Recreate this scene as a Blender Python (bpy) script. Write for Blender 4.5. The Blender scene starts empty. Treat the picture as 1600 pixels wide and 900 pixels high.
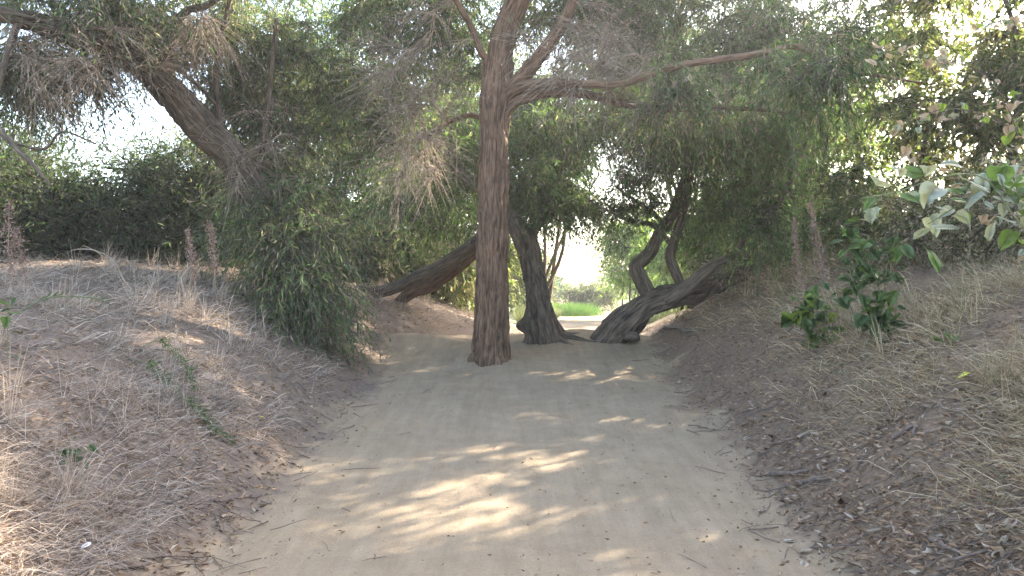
import bpy, math
import numpy as np
from mathutils import Vector

# ------------------------------------------------------------------ camera, sky, sun, exposure
scene = bpy.context.scene
COL = scene.collection
F = 1256.0                     # focal length in pixels of a 1600 px wide frame
EYE = 1.6
SUN_AZ, SUN_EL = 50.0, 30.0    # degrees right of the view direction, above the horizon
cam_d = bpy.data.cameras.new('camera')
cam = bpy.data.objects.new('camera', cam_d)
COL.objects.link(cam)
cam.location = (0, 0, EYE)
cam.rotation_euler = (math.radians(90), 0, 0)
cam_d.sensor_width = 36.0
cam_d.lens = 36.0 * F / 1600.0
cam_d.clip_start = 0.05
cam_d.clip_end = 2000
scene.camera = cam

world = bpy.data.worlds.new('World')
scene.world = world
world.use_nodes = True
wn = world.node_tree
bg = wn.nodes['Background']
sky = wn.nodes.new('ShaderNodeTexSky')
sky.sky_type = 'NISHITA'
sky.sun_disc = False
sky.sun_elevation = math.radians(SUN_EL)
sky.sun_rotation = math.radians(SUN_AZ)
sky.air_density = 1.0
sky.dust_density = 2.5
sky.ozone_density = 1.0
wn.links.new(sky.outputs[0], bg.inputs[0])
bg.inputs[1].default_value = 0.15

a, e = math.radians(SUN_AZ), math.radians(SUN_EL)
SUN_DIR = Vector((math.sin(a) * math.cos(e), math.cos(a) * math.cos(e), math.sin(e)))
sl = bpy.data.lights.new('sun', 'SUN')
sl.energy = 5.0
sl.angle = math.radians(0.53)
sl.color = (1.0, 0.93, 0.82)
sun = bpy.data.objects.new('sun', sl)
COL.objects.link(sun)
sun.rotation_euler = (-SUN_DIR).to_track_quat('-Z', 'Y').to_euler()
sun.location = SUN_DIR * 60

vs = scene.view_settings
vs.view_transform = 'Standard'
vs.look = 'None'
vs.gamma = 1.0
vs.exposure = 2.95
vs.use_curve_mapping = False
try:
    vs.use_white_balance = True          # the phone balanced its picture for the shade
    vs.white_balance_temperature = 6800
    vs.white_balance_tint = 10
except Exception:
    pass
cy = scene.cycles
cy.use_denoising = True
try:
    cy.denoiser = 'OPENIMAGEDENOISE'
except Exception:
    pass
cy.use_adaptive_sampling = True
cy.adaptive_threshold = 0.025
cy.max_bounces = 7
cy.diffuse_bounces = 3
cy.glossy_bounces = 2
cy.transmission_bounces = 5
cy.transparent_max_bounces = 8
cy.volume_bounces = 0
cy.caustics_reflective = False
cy.caustics_refractive = False

rng = np.random.default_rng(11)

# ------------------------------------------------------------------ noise
def _hash(ix, iy, iz, seed):
    n = (ix * 374761393 + iy * 668265263 + iz * 2147483647 + seed * 974711) & 0xFFFFFFFF
    n = ((n ^ (n >> 13)) * 1274126177) & 0xFFFFFFFF
    n = (n ^ (n >> 16)) & 0xFFFFFFFF
    return n.astype(np.float64) / 4294967295.0

def vnoise(p, seed=0):
    p = np.asarray(p, float)
    i = np.floor(p).astype(np.int64)
    f = p - i
    u = f * f * (3 - 2 * f)
    r = 0
    for dx in (0, 1):
        wx = u[..., 0] if dx else 1 - u[..., 0]
        for dy in (0, 1):
            wy = u[..., 1] if dy else 1 - u[..., 1]
            for dz in (0, 1):
                wz = u[..., 2] if dz else 1 - u[..., 2]
                r = r + wx * wy * wz * _hash(i[..., 0] + dx, i[..., 1] + dy, i[..., 2] + dz, seed)
    return r * 2 - 1

def fbm(p, oct=4, seed=0):
    p = np.asarray(p, float)
    r, amp = 0, 0.5
    for k in range(oct):
        r = r + amp * vnoise(p, seed + k * 17)
        p = p * 2.03
        amp *= 0.5
    return r

def fbm2(x, y, oct=4, seed=0):
    return fbm(np.stack([x, y, np.zeros_like(x) + 0.37], -1), oct, seed)

def sstep(a, b, x):
    t = np.clip((x - a) / (b - a), 0, 1)
    return t * t * (3 - 2 * t)

# ------------------------------------------------------------------ the lie of the land
Z0 = ([-10, 0, 5, 8, 10, 11.5, 13.3, 14.2, 17, 22, 30, 300], [0, 0, 0, .22, .41, .57, .76, .76, .55, .40, .30, .30])
XL = ([-10, 0, 4.5, 10, 12, 13.5, 17, 22, 30, 40, 60, 300], [-1.8, -1.8, -1.8, -1.75, -1.9, -1.9, -0.7, 0.6, 1.7, 2.6, 3.0, 3.0])
XR = ([-10, 0, 4.5, 7.3, 10, 13.3, 17, 22, 30, 40, 60, 300], [1.8, 1.8, 1.85, 1.95, 2.07, 2.3, 3.0, 3.3, 4.0, 5.4, 9, 9])

def edges(x, y):
    w = 0.16 * fbm2(x * .9, y * .9, 3, 5)
    return np.interp(y, *XL) - x + w, x - np.interp(y, *XR) + w

def height(x, y):
    x = np.asarray(x, float)
    y = np.asarray(y, float)
    dl, dr = edges(x, y)
    dl = np.maximum(dl, 0)
    dr = np.maximum(dr, 0)
    far = np.interp(y, [17, 27], [1, .25])
    bl = 1.36 * (1 - np.exp(-(dl / 1.6) ** 1.35)) * far
    br = 2.25 * (1 - np.exp(-(dr / 2.7) ** 1.15)) * far
    bank = sstep(0, 1.2, np.maximum(dl, dr))
    z = np.interp(y, *Z0) + bl + br
    z = z + bank * (0.20 * fbm2(x * .8, y * .8, 4, 3) + 0.05 * fbm2(x * 4, y * 4, 3, 8))
    z = z + (1 - bank) * ((0.03 + .05 * sstep(8, 12, y)) * fbm2(x * 1.1, y * 1.1, 3, 21) + 0.016 * fbm2(x * 7, y * 7, 3, 23) + .022 * fbm2(x * 3.4, y * .5, 3, 29))
    z = z + .17 * np.exp(-((x + 1.65) / 1.0) ** 2 - ((y - 12.7) / .55) ** 2)
    z = z + .17 * np.exp(-((x - 1.15) / .95) ** 2 - ((y - 13.2) / .9) ** 2)
    z = z + .12 * np.exp(-((x + .3) / .6) ** 2 - ((y - 11.5) / .6) ** 2)
    return z

def hz(x, y):
    return float(height(np.array([x]), np.array([y]))[0])

def P(px, py, Y):
    return np.array([(px - 800) / F * Y, Y, EYE + (450 - py) / F * Y])

_ys = np.concatenate([np.arange(1.5, 20, .02), np.arange(20, 120, .2)])
def ground_at(px, py):
    x = (px - 800) / F * _ys
    z = EYE + (450 - py) / F * _ys
    h = height(x, _ys)
    k = np.nonzero(z <= h)[0]
    k = k[0] if len(k) else len(_ys) - 1
    return np.array([x[k], _ys[k], h[k]])

# ------------------------------------------------------------------ mesh helpers
def make_mesh(name, V, faces, col=None, vecs=None, floats=None, smooth=True):
    V = np.ascontiguousarray(V, np.float32).reshape(-1, 3)
    me = bpy.data.meshes.new(name)
    me.vertices.add(len(V))
    me.vertices.foreach_set('co', V.ravel())
    fl = [np.asarray(f, np.int32) for f in faces if f is not None and len(f)]
    loops = np.concatenate([f.ravel() for f in fl])
    tot = np.concatenate([np.full(len(f), f.shape[1], np.int32) for f in fl])
    start = np.concatenate([[0], np.cumsum(tot)[:-1]]).astype(np.int32)
    me.loops.add(len(loops))
    me.loops.foreach_set('vertex_index', loops)
    me.polygons.add(len(tot))
    me.polygons.foreach_set('loop_start', start)
    me.polygons.foreach_set('use_smooth', np.full(len(tot), smooth, bool))
    if col is not None:
        c = np.ones((len(V), 4), np.float32)
        c[:, :3] = col
        at = me.attributes.new('tint', 'FLOAT_COLOR', 'POINT')
        at.data.foreach_set('color', c.ravel())
    for k, v in (vecs or {}).items():
        at = me.attributes.new(k, 'FLOAT_VECTOR', 'POINT')
        at.data.foreach_set('vector', np.ascontiguousarray(v, np.float32).ravel())
    for k, v in (floats or {}).items():
        at = me.attributes.new(k, 'FLOAT', 'POINT')
        at.data.foreach_set('value', np.ascontiguousarray(v, np.float32).ravel())
    me.update(calc_edges=True)
    me.validate()
    return me

def link(name, me, mat=None, parent=None, loc=None):
    o = bpy.data.objects.new(name, me)
    COL.objects.link(o)
    if mat and me and not me.materials:
        me.materials.append(mat)
    o.parent = parent
    if loc is not None:
        o.location = loc
    return o

def tag(o, label=None, cat=None, group=None, kind=None):
    for k, v in (('label', label), ('category', cat), ('group', group), ('kind', kind)):
        if v:
            o[k] = v
    return o

def thing(name, label, cat, base, group=None):
    o = bpy.data.objects.new(name, None)
    COL.objects.link(o)
    o.location = [float(v) for v in base]
    o.empty_display_size = .2
    return tag(o, label, cat, group)

def norm(v):
    return v / np.maximum(np.linalg.norm(v, axis=-1, keepdims=True), 1e-9)

def catmull(pts, n):
    pts = np.asarray(pts, float)
    q = np.vstack([2 * pts[0] - pts[1], pts, 2 * pts[-1] - pts[-2]])
    seg = np.linalg.norm(np.diff(pts[:, :3], axis=0), axis=1)
    cum = np.concatenate([[0], np.cumsum(seg)])
    s = np.linspace(0, cum[-1], n)
    i = np.clip(np.searchsorted(cum, s, 'right') - 1, 0, len(seg) - 1)
    t = ((s - cum[i]) / np.maximum(seg[i], 1e-9))[:, None]
    p0, p1, p2, p3 = q[i], q[i + 1], q[i + 2], q[i + 3]
    return .5 * (2 * p1 + (p2 - p0) * t + (2 * p0 - 5 * p1 + 4 * p2 - p3) * t ** 2 + (3 * p1 - p0 - 3 * p2 + p3) * t ** 3), s

def tube(pr, sides=20, step=.06, rough=.0, plate=.0, seed=0, lump=0.0, flare=None):
    """a limb through points (x, y, z, radius): bark furrows are real relief"""
    pr = np.asarray(pr, float)
    L = np.linalg.norm(np.diff(pr[:, :3], axis=0), axis=1).sum()
    n = max(4, int(L / step))
    c, s = catmull(pr, n)
    pos, r = c[:, :3], np.maximum(c[:, 3], .002)
    tan = norm(np.gradient(pos, axis=0))
    u = np.zeros_like(pos)
    ref = np.array([1., 0, 0]) if abs(tan[0, 0]) < .8 else np.array([0, 1., 0])
    for k in range(n):
        ref = ref - tan[k] * ref.dot(tan[k])
        ref /= np.linalg.norm(ref)
        u[k] = ref
    w = np.cross(tan, u)
    th = np.linspace(0, 2 * np.pi, sides, endpoint=False)
    ct, st = np.cos(th)[None, :, None], np.sin(th)[None, :, None]
    d = u[:, None] * ct + w[:, None] * st
    bc = np.stack([np.cos(th)[None] * r[:, None], np.sin(th)[None] * r[:, None], np.repeat(s[:, None], sides, 1)], -1)
    rr = np.repeat(r[:, None], sides, 1)
    if lump:
        rr = rr * (1 + lump * fbm(np.stack([np.cos(th)[None] + 0 * rr, np.sin(th)[None] + 0 * rr, s[:, None] * 1.6 + 0 * rr], -1), 3, seed))
    if flare is not None:
        rr = rr * (1 + flare(th[None], s[:, None]))
    if plate:
        q = bc * np.array([1 / plate, 1 / plate, .17 / plate])
        q = q + .5 * np.stack([fbm(q * .7, 2, seed + 3), fbm(q * .7, 2, seed + 5), 0 * rr], -1)
        g = np.clip(np.abs(fbm(q, 2, seed)) * 5.5, 0, 1)
        rr = rr + rough * (g - .7) + rough * .7 * fbm(q * 2.2, 2, seed + 9)
    V = pos[:, None] + d * rr[..., None]
    idx = np.arange(n * sides).reshape(n, sides)
    nx = np.roll(idx, -1, 1)
    quads = np.stack([idx[:-1], nx[:-1], nx[1:], idx[1:]], -1).reshape(-1, 4)
    V = np.vstack([V.reshape(-1, 3), pos[-1] + tan[-1] * r[-1] * .6])
    bc = np.vstack([bc.reshape(-1, 3), [[0, 0, s[-1]]]])
    tip = np.full(sides, n * sides)
    tris = np.stack([idx[-1], nx[-1], tip], -1)
    return V, quads, tris, bc, np.column_stack([pos, r])

def limb_object(name, pr, mat, parent, base, **kw):
    V, q, t, bc, sk = tube(pr, **kw)
    me = make_mesh(name, V - base, [q, t], vecs={'bark_co': bc})
    return link(name, me, mat, parent), sk

def tubes_many(Pt, R, sides=3):
    N, k, _ = Pt.shape
    tan = norm(np.gradient(Pt, axis=1))
    ref = np.where(np.abs(tan[..., 2:3]) < .9, np.array([0, 0, 1.]), np.array([1., 0, 0]))
    u = norm(np.cross(tan, ref))
    w = np.cross(tan, u)
    th = np.linspace(0, 2 * np.pi, sides, endpoint=False)
    V = Pt[:, :, None] + R[:, :, None, None] * (u[:, :, None] * np.cos(th)[:, None] + w[:, :, None] * np.sin(th)[:, None])
    idx = np.arange(N * k * sides).reshape(N, k, sides)
    nx = np.roll(idx, -1, 2)
    quads = np.stack([idx[:, :-1], nx[:, :-1], nx[:, 1:], idx[:, 1:]], -1).reshape(-1, 4)
    return V.reshape(-1, 3), quads

def leaves_geo(p, d, L, W, col, fold=.25):
    """lance-shaped leaves, folded along the midrib: 4 vertices, 2 faces each"""
    N = len(p)
    side = norm(np.cross(d, rng.normal(size=(N, 3))))
    nrm = np.cross(side, d)
    L, W = L[:, None], W[:, None]
    mid = p + d * L * .42
    up = nrm * W * fold
    V = np.stack([p, mid + side * W * .5 + up, p + d * L - nrm * L * .06, mid - side * W * .5 + up], 1)
    i = np.arange(N)[:, None] * 4
    T = np.concatenate([i + np.array([0, 1, 2]), i + np.array([0, 2, 3])])
    return V.reshape(-1, 3), T, np.repeat(col, 4, 0)

def pick(pal, n):
    """colours drawn from [(weight, rgb)]"""
    w = np.array([q[0] for q in pal], float)
    c = np.array([q[1] for q in pal], float)
    k = rng.choice(len(pal), n, p=w / w.sum())
    return c[k]

# ------------------------------------------------------------------ materials
def new_mat(name):
    m = bpy.data.materials.new(name)
    m.use_nodes = True
    nt = m.node_tree
    b = nt.nodes['Principled BSDF']
    b.inputs['Specular IOR Level'].default_value = .15
    return m, nt, b, nt.links.new

def N(nt, kind, **kw):
    n = nt.nodes.new(kind)
    for k, v in kw.items():
        setattr(n, k, v)
    return n

def ramp(nt, fac, stops):
    r = N(nt, 'ShaderNodeValToRGB')
    el = r.color_ramp.elements
    while len(el) < len(stops):
        el.new(.5)
    for q, (pos, c) in zip(el, stops):
        q.position = pos
        q.color = (*c, 1)
    nt.links.new(fac, r.inputs[0])
    return r.outputs[0]

def noise(nt, vec, scale, detail=4, rough=.6):
    n = N(nt, 'ShaderNodeTexNoise')
    n.inputs['Scale'].default_value = scale
    n.inputs['Detail'].default_value = detail
    n.inputs['Roughness'].default_value = rough
    nt.links.new(vec, n.inputs['Vector'])
    return n.outputs['Fac']

def mixc(nt, fac, c1, c2, mode='MIX'):
    m = N(nt, 'ShaderNodeMix', data_type='RGBA', blend_type=mode)
    if isinstance(fac, (int, float)):
        m.inputs[0].default_value = fac
    else:
        nt.links.new(fac, m.inputs[0])
    for s, c in ((m.inputs[6], c1), (m.inputs[7], c2)):
        if isinstance(c, tuple):
            s.default_value = (*c, 1)
        else:
            nt.links.new(c, s)
    return m.outputs[2]

def bump(nt, b, hgt, strength, dist):
    n = N(nt, 'ShaderNodeBump')
    n.inputs['Strength'].default_value = strength
    n.inputs['Distance'].default_value = dist
    nt.links.new(hgt, n.inputs['Height'])
    nt.links.new(n.outputs[0], b.inputs['Normal'])

def leaf_mat(name, trans=.4, rough=.5, tint=None, glow=(1.05, 1.25, .6)):
    m, nt, b, ln = new_mat(name)
    if tint is None:
        at = N(nt, 'ShaderNodeAttribute', attribute_name='tint')
        c = at.outputs['Color']
    else:
        tc = N(nt, 'ShaderNodeTexCoord')
        oi = N(nt, 'ShaderNodeObjectInfo')
        c = mixc(nt, oi.outputs['Random'], tint, tuple(v * .55 for v in tint))
        c = mixc(nt, noise(nt, tc.outputs['Object'], 9, 3), c, tuple(min(1, v * 1.5) for v in tint))
    ln(c, b.inputs['Base Color'])
    b.inputs['Roughness'].default_value = rough
    t = N(nt, 'ShaderNodeBsdfTranslucent')
    ln(mixc(nt, 1.0, c, glow, 'MULTIPLY'), t.inputs[0])
    mx = N(nt, 'ShaderNodeMixShader')
    mx.inputs[0].default_value = trans
    ln(b.outputs[0], mx.inputs[1])
    ln(t.outputs[0], mx.inputs[2])
    ln(mx.outputs[0], nt.nodes['Material Output'].inputs[0])
    return m

def bark_mat(name, dark, light, scale=22, bs=.6):
    m, nt, b, ln = new_mat(name)
    at = N(nt, 'ShaderNodeAttribute', attribute_name='bark_co')
    mp = N(nt, 'ShaderNodeMapping')
    mp.inputs['Scale'].default_value = (1, 1, .12)
    ln(at.outputs['Vector'], mp.inputs[0])
    f1 = noise(nt, mp.outputs[0], scale, 6, .65)
    f2 = noise(nt, at.outputs['Vector'], 2.3, 3, .5)
    c = ramp(nt, f1, [(.38, dark), (.5, tuple((p + q) / 2 for p, q in zip(dark, light))), (.60, light)])
    c = mixc(nt, ramp(nt, f2, [(.4, (0, 0, 0)), (.75, (.6, .6, .6))]), c, tuple(v * .8 for v in light))
    c = mixc(nt, .5, c, ramp(nt, noise(nt, mp.outputs[0], scale * 2.7, 4, .6), [(.4, dark), (.6, light)]))
    ln(c, b.inputs['Base Color'])
    b.inputs['Roughness'].default_value = .9
    bump(nt, b, f1, 1.0, .04)
    return m

def plain_mat(name, c1, c2, scale=12, rough=.85):
    m, nt, b, ln = new_mat(name)
    tc = N(nt, 'ShaderNodeTexCoord')
    ln(ramp(nt, noise(nt, tc.outputs['Object'], scale, 4), [(.3, c1), (.7, c2)]), b.inputs['Base Color'])
    b.inputs['Roughness'].default_value = rough
    return m

def tint_mat(name, rough=.8, trans=.15):
    return leaf_mat(name, trans, rough, None, (1.05, 1.0, .85))

M_leaf = leaf_mat('willow_leaf', .5)
M_straw = tint_mat('dry_straw')
M_litter = tint_mat('leaf_litter', .85, .08)
M_bark_red = bark_mat('red_brown_bark', (.030, .019, .013), (.22, .138, .090), 17)
M_bark = bark_mat('grey_brown_bark', (.028, .022, .017), (.175, .135, .10), 16)
M_bark_pale = bark_mat('pale_bark', (.08, .065, .05), (.30, .25, .20), 18)
M_twig = plain_mat('dead_twig', (.11, .082, .060), (.36, .285, .215), 4)
M_branch = plain_mat('thin_branch', (.06, .045, .035), (.15, .115, .085), 3)
M_stalk = plain_mat('dead_stalk', (.16, .10, .075), (.34, .24, .18), 20)
M_stick = plain_mat('fallen_stick', (.07, .05, .04), (.20, .15, .12), 18)
M_stem = plain_mat('green_stem', (.12, .14, .07), (.2, .21, .12), 14)

def ground_material():
    m, nt, b, ln = new_mat('ground')
    tc = N(nt, 'ShaderNodeTexCoord')
    v = tc.outputs['Object']
    pm = N(nt, 'ShaderNodeAttribute', attribute_name='path_mask').outputs['Fac']
    lm = N(nt, 'ShaderNodeAttribute', attribute_name='left_mask').outputs['Fac']
    gm = N(nt, 'ShaderNodeAttribute', attribute_name='green_mask').outputs['Fac']
    big = noise(nt, v, .8, 4, .55)
    mid = noise(nt, v, 5, 5, .6)
    fine = noise(nt, v, 70, 4, .7)
    peb = noise(nt, v, 24, 6, .75)
    path = ramp(nt, big, [(.25, (.225, .165, .103)), (.55, (.288, .216, .137)), (.8, (.355, .27, .176))])
    path = mixc(nt, .45, path, ramp(nt, mid, [(.3, (.185, .132, .082)), (.7, (.395, .305, .198))]))
    path = mixc(nt, ramp(nt, peb, [(.60, (0, 0, 0)), (.72, (.55, .55, .55))]), path, (.13, .095, .065))
    mp = N(nt, 'ShaderNodeMapping')
    mp.inputs['Scale'].default_value = (6, .8, 1)
    ln(v, mp.inputs[0])
    path = mixc(nt, .35, path, ramp(nt, noise(nt, mp.outputs[0], 1.5, 5, .65), [(.35, (.18, .128, .079)), (.65, (.385, .295, .193))]))
    path = mixc(nt, .25, path, ramp(nt, fine, [(.3, (.12, .09, .06)), (.7, (.36, .29, .21))]))
    lit_l = ramp(nt, peb, [(.3, (.07, .052, .04)), (.5, (.17, .13, .10)), (.72, (.32, .255, .20))])
    lit_r = ramp(nt, peb, [(.3, (.07, .044, .028)), (.5, (.205, .132, .08)), (.72, (.38, .27, .17))])
    lit = mixc(nt, lm, lit_r, lit_l)
    lit = mixc(nt, mid, lit, (.14, .105, .08))
    lit = mixc(nt, gm, lit, ramp(nt, mid, [(.3, (.10, .12, .05)), (.7, (.28, .27, .14))]))
    sub = N(nt, 'ShaderNodeMath', operation='MULTIPLY_ADD')
    ln(mid, sub.inputs[0])
    sub.inputs[1].default_value = .9
    sub.inputs[2].default_value = -.45
    ad = N(nt, 'ShaderNodeMath', operation='ADD')
    ln(pm, ad.inputs[0])
    ln(sub.outputs[0], ad.inputs[1])
    msk = ramp(nt, ad.outputs[0], [(.3, (0, 0, 0)), (.7, (1, 1, 1))])
    ln(mixc(nt, msk, lit, path), b.inputs['Base Color'])
    b.inputs['Roughness'].default_value = .95
    b.inputs['Specular IOR Level'].default_value = .1
    ad2 = N(nt, 'ShaderNodeMath', operation='ADD')
    ln(fine, ad2.inputs[0])
    ln(peb, ad2.inputs[1])
    bump(nt, b, ad2.outputs[0], .55, .02)
    return m

M_ground = ground_material()

# ------------------------------------------------------------------ ground and path
def axis(segs):
    out = [segs[0][0]]
    for a0, b0, st in segs:
        n = max(1, int(round((b0 - a0) / st)))
        out += list(np.linspace(a0, b0, n + 1)[1:])
    return np.array(out)

gx = axis([(-160, -40, 12), (-40, -12, 2), (-12, -6, .3), (-6, 6.5, .065), (6.5, 12, .3), (12, 40, 2), (40, 160, 12)])
gy = axis([(-60, -10, 5), (-10, 1.5, .5), (1.5, 15, .065), (15, 24, .2), (24, 60, .8), (60, 220, 10)])
GX, GY = np.meshgrid(gx, gy)
X, Y = GX.ravel(), GY.ravel()
GZ = height(X, Y)
dl, dr = edges(X, Y)
edge = np.maximum(dl, dr)
pmask = 1 - sstep(-.55, .55, edge + .5 * fbm2(X * 1.7, Y * 1.7, 4, 31))
lmask = sstep(-.5, .5, dl - dr)
green = sstep(20, 27, Y) * sstep(-.2, .4, edge)
V = np.stack([X, Y, GZ], -1)
nxx, nyy = len(gx), len(gy)
idx = np.arange(nxx * nyy).reshape(nyy, nxx)
quads = np.stack([idx[:-1, :-1], idx[:-1, 1:], idx[1:, 1:], idx[1:, :-1]], -1).reshape(-1, 4)
fm = pmask[quads].mean(1) > .5
for nm, sel in (('path', fm), ('ground', ~fm)):
    q = quads[sel]
    used, inv = np.unique(q, return_inverse=True)
    me = make_mesh(nm, V[used], [inv.reshape(-1, 4)],
                   floats={'path_mask': pmask[used], 'left_mask': lmask[used], 'green_mask': green[used]})
    o = link(nm, me, M_ground)
    tag(o, {'path': 'pale trodden dirt path running between the two banks', 'ground': 'banks of litter and dry soil either side of the path'}[nm], kind='structure')

# ------------------------------------------------------------------ crowns
GREEN = [(5, (.070, .112, .046)), (4, (.10, .148, .062)), (2, (.13, .18, .075)), (1.5, (.06, .088, .046)), (.8, (.18, .195, .085))]
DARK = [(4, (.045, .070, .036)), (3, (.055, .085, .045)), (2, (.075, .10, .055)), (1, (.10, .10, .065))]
GREY = [(3, (.13, .135, .10)), (3, (.10, .115, .075)), (2, (.19, .17, .13)), (2, (.08, .095, .06))]
OLIVE = [(3, (.11, .13, .055)), (3, (.15, .155, .07)), (2, (.08, .105, .045)), (1, (.20, .18, .09))]
DEAD = [(3, (.36, .29, .22)), (3, (.27, .21, .16)), (2, (.45, .37, .28)), (1, (.20, .15, .11))]
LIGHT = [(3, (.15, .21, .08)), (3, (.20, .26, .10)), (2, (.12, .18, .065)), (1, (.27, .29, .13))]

def B(px, py, Y, rx, ry, rd, n):
    return P(px, py, Y), np.array([rx * Y / F, rd, ry * Y / F]), n

def grow(blobs, skel, twigs=12, leaves=16, tl=(.35, .8), leaf=(.10, .019), pal=GREEN, droop=.6, dead=0., branch_r=1.0, t_lo=.3, along=.5):
    """branches from the skeleton out to clumps in the crown, hanging twigs on them, leaves along the twigs"""
    C = []
    for c, r, n in blobs:
        d = norm(rng.normal(size=(n, 3))) * (rng.random((n, 1)) ** .45)
        C.append(c + d * r)
    C = np.vstack(C)
    sk = np.asarray(skel)[:, :3].copy()
    order = np.argsort([np.min(np.sum((sk - c) ** 2, 1)) for c in C])
    brs, rad, tw, tc = [], [], [], []
    t6 = np.linspace(0, 1, 6)[:, None]
    for k in order:
        c = C[k]
        j = np.argmin(np.sum((sk - c) ** 2, 1) + .3 * np.maximum(0, sk[:, 2] - c[2]) ** 2)
        s = sk[j]
        L = np.linalg.norm(c - s)
        bend = rng.normal(size=3) * .10 * L + np.array([0, 0, .14 * L])
        pts = s + (c - s) * t6 + bend * (4 * t6 * (1 - t6)) + rng.normal(size=(6, 3)) * .012 * L * t6
        brs.append(pts)
        r0 = min(.035, (.005 + .009 * L)) * branch_r
        rad.append(np.linspace(r0, .003, 6))
        sk = np.vstack([sk, pts[2:]])
        m = rng.poisson(twigs)
        tt = rng.random(m) * (1 - t_lo) + t_lo
        st = np.stack([np.interp(tt * 5, np.arange(6), pts[:, q]) for q in range(3)], -1)
        d = norm(rng.normal(size=(m, 3)) * np.array([1, 1, .6]) + (c - s) / max(L, .1) * along)
        ln_ = rng.uniform(tl[0], tl[1], m)[:, None, None]
        t4 = np.linspace(0, 1, 4)[None, :, None]
        tp = st[:, None] + d[:, None] * ln_ * t4 + np.array([0, 0, -1.]) * droop * ln_ * t4 ** 2
        tp = tp + rng.normal(size=tp.shape) * .02 * t4
        tw.append(tp)
        cj = rng.normal(1, .26)
        tc.append(np.full(m, np.clip(cj, .5, 1.6)))
    brs, rad = np.array(brs), np.array(rad)
    tw, tc = np.concatenate(tw), np.concatenate(tc)
    out = {'branches': tubes_many(brs, rad, 4), 'twigs': tubes_many(tw, np.repeat(np.array([[.0042, .0036, .0026, .0014]]), len(tw), 0), 3)}
    if leaves:
        n = len(tw) * leaves
        ti = np.repeat(np.arange(len(tw)), leaves)
        t = np.tile((np.arange(leaves) + .6) / leaves, len(tw)) + rng.normal(size=n) * .02
        t = np.clip(t, 0, 1) * 3
        i = np.clip(t.astype(int), 0, 2)
        f = (t - i)[:, None]
        pos = tw[ti, i] * (1 - f) + tw[ti, i + 1] * f
        tan = norm(tw[ti, i + 1] - tw[ti, i])
        d = norm(tan * .7 + rng.normal(size=(n, 3)) * .55 + np.array([0, 0, -.25 - .3 * droop]))
        L = leaf[0] * rng.uniform(.55, 1.25, n)
        W = leaf[1] * rng.uniform(.7, 1.3, n)
        col = pick(pal, n) * tc[ti][:, None] * rng.uniform(.8, 1.2, (n, 1))
        if dead:
            dd = rng.random(n) < dead
            col[dd] = pick(DEAD, int(dd.sum())) * .9
        out['leaves'] = leaves_geo(pos, d, L, W, np.clip(col, 0, .8))
    return out, sk

def add_crown(root, base, blobs, skel, mat_branch=None, **kw):
    g, sk = grow(blobs, skel, **kw)
    v, q = g['branches']
    v2, q2 = g['twigs']
    link('branches', make_mesh('branches', np.vstack([v, v2]) - base, [np.vstack([q, q2 + len(v)])]), mat_branch or M_branch, root)
    if 'leaves' in g:
        v, t, c = g['leaves']
        link('crown', make_mesh('crown', v - base, [t], col=c, smooth=False), M_leaf, root)
    return sk

def add_dead(root, base, blobs, skel, twigs=16, tl=(.3, .9), droop=.35, leaves=3):
    """tangle of bare dead twigs with a few shrivelled leaves"""
    blobs = [(c, r, max(4, int(n * .55))) for c, r, n in blobs]
    g, sk = grow(blobs, skel, twigs=twigs, leaves=leaves, tl=tl, leaf=(.07, .009), pal=DEAD, droop=droop, t_lo=.05, along=1.3, branch_r=1.5)
    v, q = g['branches']
    v2, q2 = g['twigs']
    link('dead_twigs', make_mesh('dead_twigs', np.vstack([v, v2]) - base, [np.vstack([q, q2 + len(v)])]), M_twig, root)['kind'] = 'stuff'
    v, t, c = g['leaves']
    link('dead_leaves', make_mesh('dead_leaves', v - base, [t], col=c, smooth=False), M_litter, root)

def px_limb(pts, Y0=None):
    """(px, py, depth, radius in px) -> world points with radius"""
    return np.array([[*P(px, py, Y), r * Y / F] for px, py, Y, r in pts])

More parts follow.
